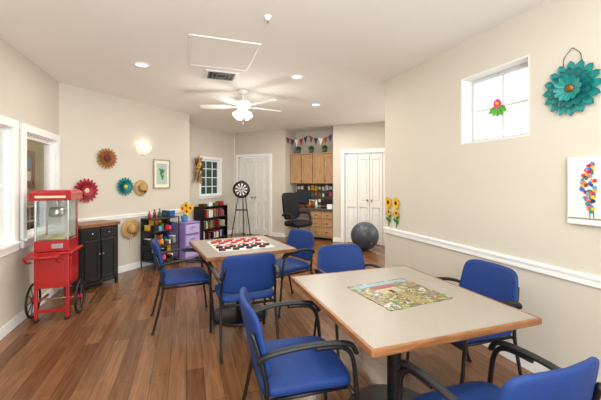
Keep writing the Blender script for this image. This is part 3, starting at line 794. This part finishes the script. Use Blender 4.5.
# ------------------------------------------------------------ dartboard on easel
t=thing('dartboard_stand','round dartboard on black tripod stand before closet doors','dartboard',(1.30,8.17,0),-.35)
for p in ((-.24,-.16),(.24,-.16),(0,.22)):
    b=M(); b.tube([(p[0],p[1],0),(p[0]*.12,p[1]*.12,1.42)],.012,BLACK,8,1); b.fin('leg',t)
b=M(); b.box((0,-.075,.70),(.30,.02,.03),BLACK,.003); b.fin('crossbar',t)
b=M(); T=Matrix.Translation((0,-.10,1.2))@Matrix.Rotation(pi/2,4,'X')@Matrix.Scale(.92,4)
b.lathe([(0,-.02),(.225,-.02),(.228,.0),(.225,.018),(.17,.018)],BLACKP,T,40)
rings=[(.17,.16),(.16,.105),(.105,.095),(.095,.02)]
for ri,(ro,rin) in enumerate(rings):
    for i in range(20):
        a0=2*pi*i/20;a1=2*pi*(i+1)/20; m=(CRIM if i%2 else GREEN) if ri in (0,2) else (BLACKP if i%2 else WHITE)
        b.raw([(rr*math.cos(a),rr*math.sin(a),.018) for rr,a in ((ro,a0),(ro,a1),(rin,a1),(rin,a0))],[(0,1,2,3)],m,False,T)
b.lathe([(.02,.018),(.02,.020),(0,.020)],CRIM,T,16); b.fin('dartboard',t)

# ------------------------------------------------------------ alcove kitchen
z0,z1=1.34,2.08
t=thing('wall_cabinet','pale maple wall cabinets with four doors in alcove','cabinet',FK.p(-3.315,.44,0),FK.phi)
b=M(); b.box((0,.0,(z0+z1)/2),(1.25,.30,z1-z0),MAPLE,.003); b.box((0,-.01,z1+.015),(1.26,.34,.03),MAPLE,.005); b.fin('body',t)
for i in range(4):
    x=-.468+.312*i; d_=M(); d_.box((x,-.162,(z0+z1)/2),(.292,.02,z1-z0-.03),MAPLE,.004)
    for s_ in (-1,1): d_.box((x+s_*.12,-.178,(z0+z1)/2),(.052,.018,z1-z0-.03),MAPLE,.003); d_.box((x,-.177,(z0+z1)/2+s_*.325),(.19,.018,.06),MAPLE,.003)
    d_=d_.fin('door',t); k=M(); k.ball((x+(.11 if i%2==0 else -.11),-.198,z0+.08),.011,CHROME,10,8); k.fin('knob',d_)
t=thing('base_cabinet','pale maple base cabinet with drawers under counter','cabinet',FK.p(-2.99,.32,0),FK.phi)
b=M(); b.box((0,.0,.38),(.58,.52,.64),MAPLE,.003); b.box((0,.03,.03),(.56,.44,.06),BLACKW); b.fin('body',t)
for i,z in enumerate((.60,.40,.19)):
    for sx in (-1,1):
        d_=M(); d_.box((sx*.142,-.27,z),(.270,.018,.17),MAPLE,.004); d_=d_.fin('drawer',t)
        k=M(); k.box((sx*.142,-.288,z),(.08,.012,.012),CHROME,.003); k.fin('handle',d_)
b=M(); b.box((-3.315,.31,.725),(1.26,.60,.04),mat('counter_laminate','#5c5147',.3,var=.15,scale=60),.005)
tag(b.fin('countertop',loc=FK.o,rot=FK.phi),'brown laminate countertop spanning alcove','countertop')
CT=.7455
t=thing('notice_board','brown notice board covered with papers in alcove','notice board',FK.p(-3.315,.62,1.06),FK.phi)
b=M(); b.box((0,-.01,0),(1.22,.018,.54),mat('dark_cork','#5a4a3c',.9),.003); b.fin('board',t)
random.seed(9)
for i in range(36):
    b=M(); b.box((-.55+.100*(i%12),-.021-.0004*i,.17-.17*(i//12)+random.uniform(-.02,.02)),(random.uniform(.05,.085),.002,random.uniform(.07,.13)),random.choice([WHITE,CREAM,SKY,PINK,YEL,GREEN,BLACKP,BROWN,GREY,WHITE]),rot=Matrix.Rotation(random.uniform(-.1,.1),4,'Y'))
    b.fin('pinned_paper',t)
t=thing('computer_monitor','black flat computer monitor on counter','monitor',FK.p(-3.62,.36,CT),FK.phi)
b=M(); b.box((0,-.01,.24),(.44,.03,.28),BLACKP,.006); b.fin('screen_housing',t)
b=M(); b.box((0,-.027,.24),(.41,.003,.25),mat('dark_screen','#1d2b36',.15)); b.fin('screen',t)
b=M(); b.box((0,.01,.07),(.05,.03,.12),BLACKP,.003); b.lathe([(0,0),(.10,0),(.10,.008),(0,.014)],BLACKP,n=24); b.fin('stand',t)
t=thing('printer','black desktop printer on alcove counter','printer',FK.p(-2.92,.40,CT),FK.phi)
b=M(); b.box((0,0,.10),(.34,.30,.20),BLACKP,.02,seg=3); b.fin('body',t)
b=M(); b.box((0,-.17,.05),(.24,.08,.012),GREY,.003); b.fin('paper_tray',t)
for i,(x,m) in enumerate(((-3.25,GREEN),(-3.32,RED),(-3.18,WHITE),(-3.38,ORANGE))):
    bottle(FK.p(x,.18+.06*(i%2),CT),m,WHITE,.2,.03,'%s bottle on alcove counter'%m.name.split('_')[0],'bottles on counter')
for i,(x,m) in enumerate(((-3.84,CREAM),(-3.49,BROWN),(-2.78,WHITE))):
    item_box(FK.p(x,.09,CT),FK,.13,.12,.05+.03*i,m,'%s stack of papers on alcove counter'%m.name.split('_')[0],'paper stack','paper stacks on counter')
first=None
for i,x in enumerate((-3.74,-3.38,-3.02)):
    loc=FK.p(x,.34,z1+.031)
    if first is None:
        first=thing('potted_topiary','small round green plant in dark pot atop cabinets','plant',loc,0,'plants on top of cabinets')
        b=M(); b.lathe([(0,0),(.045,0),(.06,.07),(.065,.08),(.05,.08),(.045,.06),(0,.06)],mat('grey_pot','#5c5f6a',.5),n=20); b.fin('pot',first)
        b=M(); b.ball((0,0,.12),.06,mat('foliage','#2f4a20',.8,var=.4,scale=40,bump=.8))
        random.seed(2)
        for k in range(60):
            v=Vector((random.gauss(0,1),random.gauss(0,1),random.gauss(0,1))).normalized()
            T=Matrix.Translation(Vector((0,0,.12))+v*.05)@v.to_track_quat('X','Z').to_matrix().to_4x4()
            b.petal(0,0,.03,.02,GREEN,lift=.003,cup=.004,T=T)
        b.fin('foliage',first)
    else: copy_thing(first,loc,random.random())
def bunting(x0,x1,zt,sag,n,y,lbl,drop=.17):
    t=thing('pennant_bunting',lbl,'bunting',FK.p((x0+x1)/2,y,zt),FK.phi,'pennant buntings')
    W=(x1-x0)/2; b=M(); f=lambda x:-sag*(1-(x/W)**2)
    b.tube([(-W+2*W*i/10,0,f(-W+2*W*i/10)) for i in range(11)],.005,WHITE,6,1); b.fin('cord',t)
    for i in range(n):
        x=-W+2*W*(i+.5)/n; hw=W/n*.92; q=M()
        q.prism([(x-hw,f(x-hw)),(x+hw,f(x+hw)),(x,f(x)-drop)],-.006,-.002,[mat('flag_red','#8a1f2a',.7,var=.1),mat('flag_navy','#222a50',.7,var=.1),mat('flag_white','#d8d0c4',.8,var=.05)][i%3]); q.fin('pennant',t)
bunting(-3.94,-3.33,2.52,.10,5,.02,'red, white and blue pennant bunting strung over cabinets')
bunting(-3.31,-2.69,2.52,.10,5,.02,'red, white and blue pennant bunting strung over cabinets')

OCB=mat('office_chair_black','#050506',.75,var=.1)
t=thing('office_chair','black high-back office chair on casters by alcove desk','chair',(2.32,6.85,0),-2.6)
b=M(); b.sq((0,0,.48),(.52,.50,.13),OCB,.5,.4,32,12); b.fin('seat',t)
def ob(v):
    w=Vector((v.x,v.z-.05*(1-(v.x/.24)**2)+.03,v.y)); w.y-=.12*w.z; return w
b=M(); b.sq((0,-.25,.85),(.50,.60,.12),OCB,.5,.4,32,12,deform=ob); b.fin('backrest',t)
b=M(); b.cyl((0,0,.08),(0,0,.44),.028,BLACK); b.fin('gas_lift',t)
for s_ in (-1,1):
    b=M(); b.tube([(s_*.25,.12,.47),(s_*.30,.1,.55),(s_*.30,.05,.68),(s_*.29,-.15,.69),(s_*.25,-.24,.66)],.024,OCB,10); b.fin('armrest',t)
for i in range(5):
    a=2*pi*i/5; b=M(); b.tube([(0,0,.10),(.28*math.cos(a),.28*math.sin(a),.065)],.018,BLACKP,8,1); b.fin('base_spoke',t)
    b=M(); c_=Vector((.28*math.cos(a),.28*math.sin(a),.028)); s2=Vector((-math.sin(a),math.cos(a),0))*.02; b.cyl(c_-s2,c_+s2,.028,BLACKP,n=16); b.fin('caster',t)

b=M(); rB=.285
b.sq((0,0,rB),(2*rB,2*rB,2*rB),RUBBER,1,1,48,32)
for k in range(-4,5):
    z=k*.05; rr=math.sqrt(rB*rB-z*z); b.tube([(rr*math.cos(2*pi*i/48),rr*math.sin(2*pi*i/48),rB+z) for i in range(48)],.0025,RUBBER,6,1,closed=True)
b.cyl((0,-rB*.9,rB*.6),(0,-rB*.93,rB*.58),.01,WHITE,n=10)
tag(b.fin('exercise_ball',loc=(3.47,5.99,0)),'large charcoal rubber exercise ball on floor by closet','exercise ball')

t=thing('wall_outlet','white electrical outlet on beige wall above baseboard','outlet',FR.p(1.35,0,.32),FR.phi)
b=M(); b.box((0,-.003,0),(.07,.006,.115),WHITE,.002); b.fin('cover_plate',t)
b=M()
for z in (-.025,.025): b.box((0,-.0065,z),(.034,.003,.03),CREAM,.001); b.box((-.007,-.0085,z),(.003,.001,.01),BLACKP); b.box((.007,-.0085,z),(.003,.001,.01),BLACKP)
b.fin('socket',t)

# ------------------------------------------------------------ lights
def area(loc,rot,size,power,col=(1,1,1),shape='SQUARE'):
    l=bpy.data.lights.new('lamp','AREA'); l.shape=shape; l.size=size; l.energy=power; l.color=col
    o=bpy.data.objects.new('lamp_light',l); o.location=loc; o.rotation_euler=rot; COL.objects.link(o); return o
warm=(1,.965,.90)
for x,y in ((-.464,4.01),(1.286,3.852),(2.06,5.17),(-.4,1.2)):  # last position is an extra lamp, added without a fixture
    area((x,y,H-.03),(0,0,0),.15,14,warm,'DISK')
area((1.1,1.2,H-.03),(0,0,0),.15,11,warm,'DISK')  # extra overhead lamp, added without a fixture
for x,y in ((3.2,5.2),(1.2,6.8),(2.6,6.3)):
    area((x,y,H-.03),(0,0,0),.3,17,warm,'DISK')  # extra lamps without fixtures, added to brighten the far end
l=bpy.data.lights.new('fan_bulb','POINT'); l.energy=17; l.color=warm; l.shadow_soft_size=.2
o=bpy.data.objects.new('fan_light',l); o.location=(.76,4.71,2.10); COL.objects.link(o)
l=bpy.data.lights.new('sconce_bulb','POINT'); l.energy=.5; l.color=warm; l.shadow_soft_size=.03
o=bpy.data.objects.new('sconce_light',l); o.location=FA.p(1.268,-.08,1.99); COL.objects.link(o)
area((.2,-1.6,1.5),(pi/2,0,.12),2.4,74,(.93,.98,1))  # unseen fill lamp behind the camera, added to brighten the room
area((.1,-.9,1.9),(pi-.62,0,.1),1.0,100,(.92,.98,1))  # added bounce fill, out of view and tilted up to lighten the ceiling
area((4.85,4.6,1.4),(0,pi/2,0),1.6,28,(.97,.99,1))  # unseen side fill lamp, past the end of the right wall
area((-2.0,5.4,2.5),(0,0,0),.5,14,(1,.97,.9))  # unseen lamp added to lighten the adjoining room behind the left windows
W=bpy.data.worlds.new('World'); S.world=W; W.use_nodes=True
bg=W.node_tree.nodes['Background']; bg.inputs[0].default_value=(.90,.965,1,1); bg.inputs[1].default_value=1.55

cam=bpy.data.cameras.new('Camera'); cam.sensor_width=36; cam.lens=36*330/601; cam.shift_y=-19.5/601; cam.clip_start=.02
co=bpy.data.objects.new('Camera',cam); co.location=(0,0,1.42); co.rotation_euler=(pi/2,0,-math.radians(19.06)); COL.objects.link(co)
S.camera=co
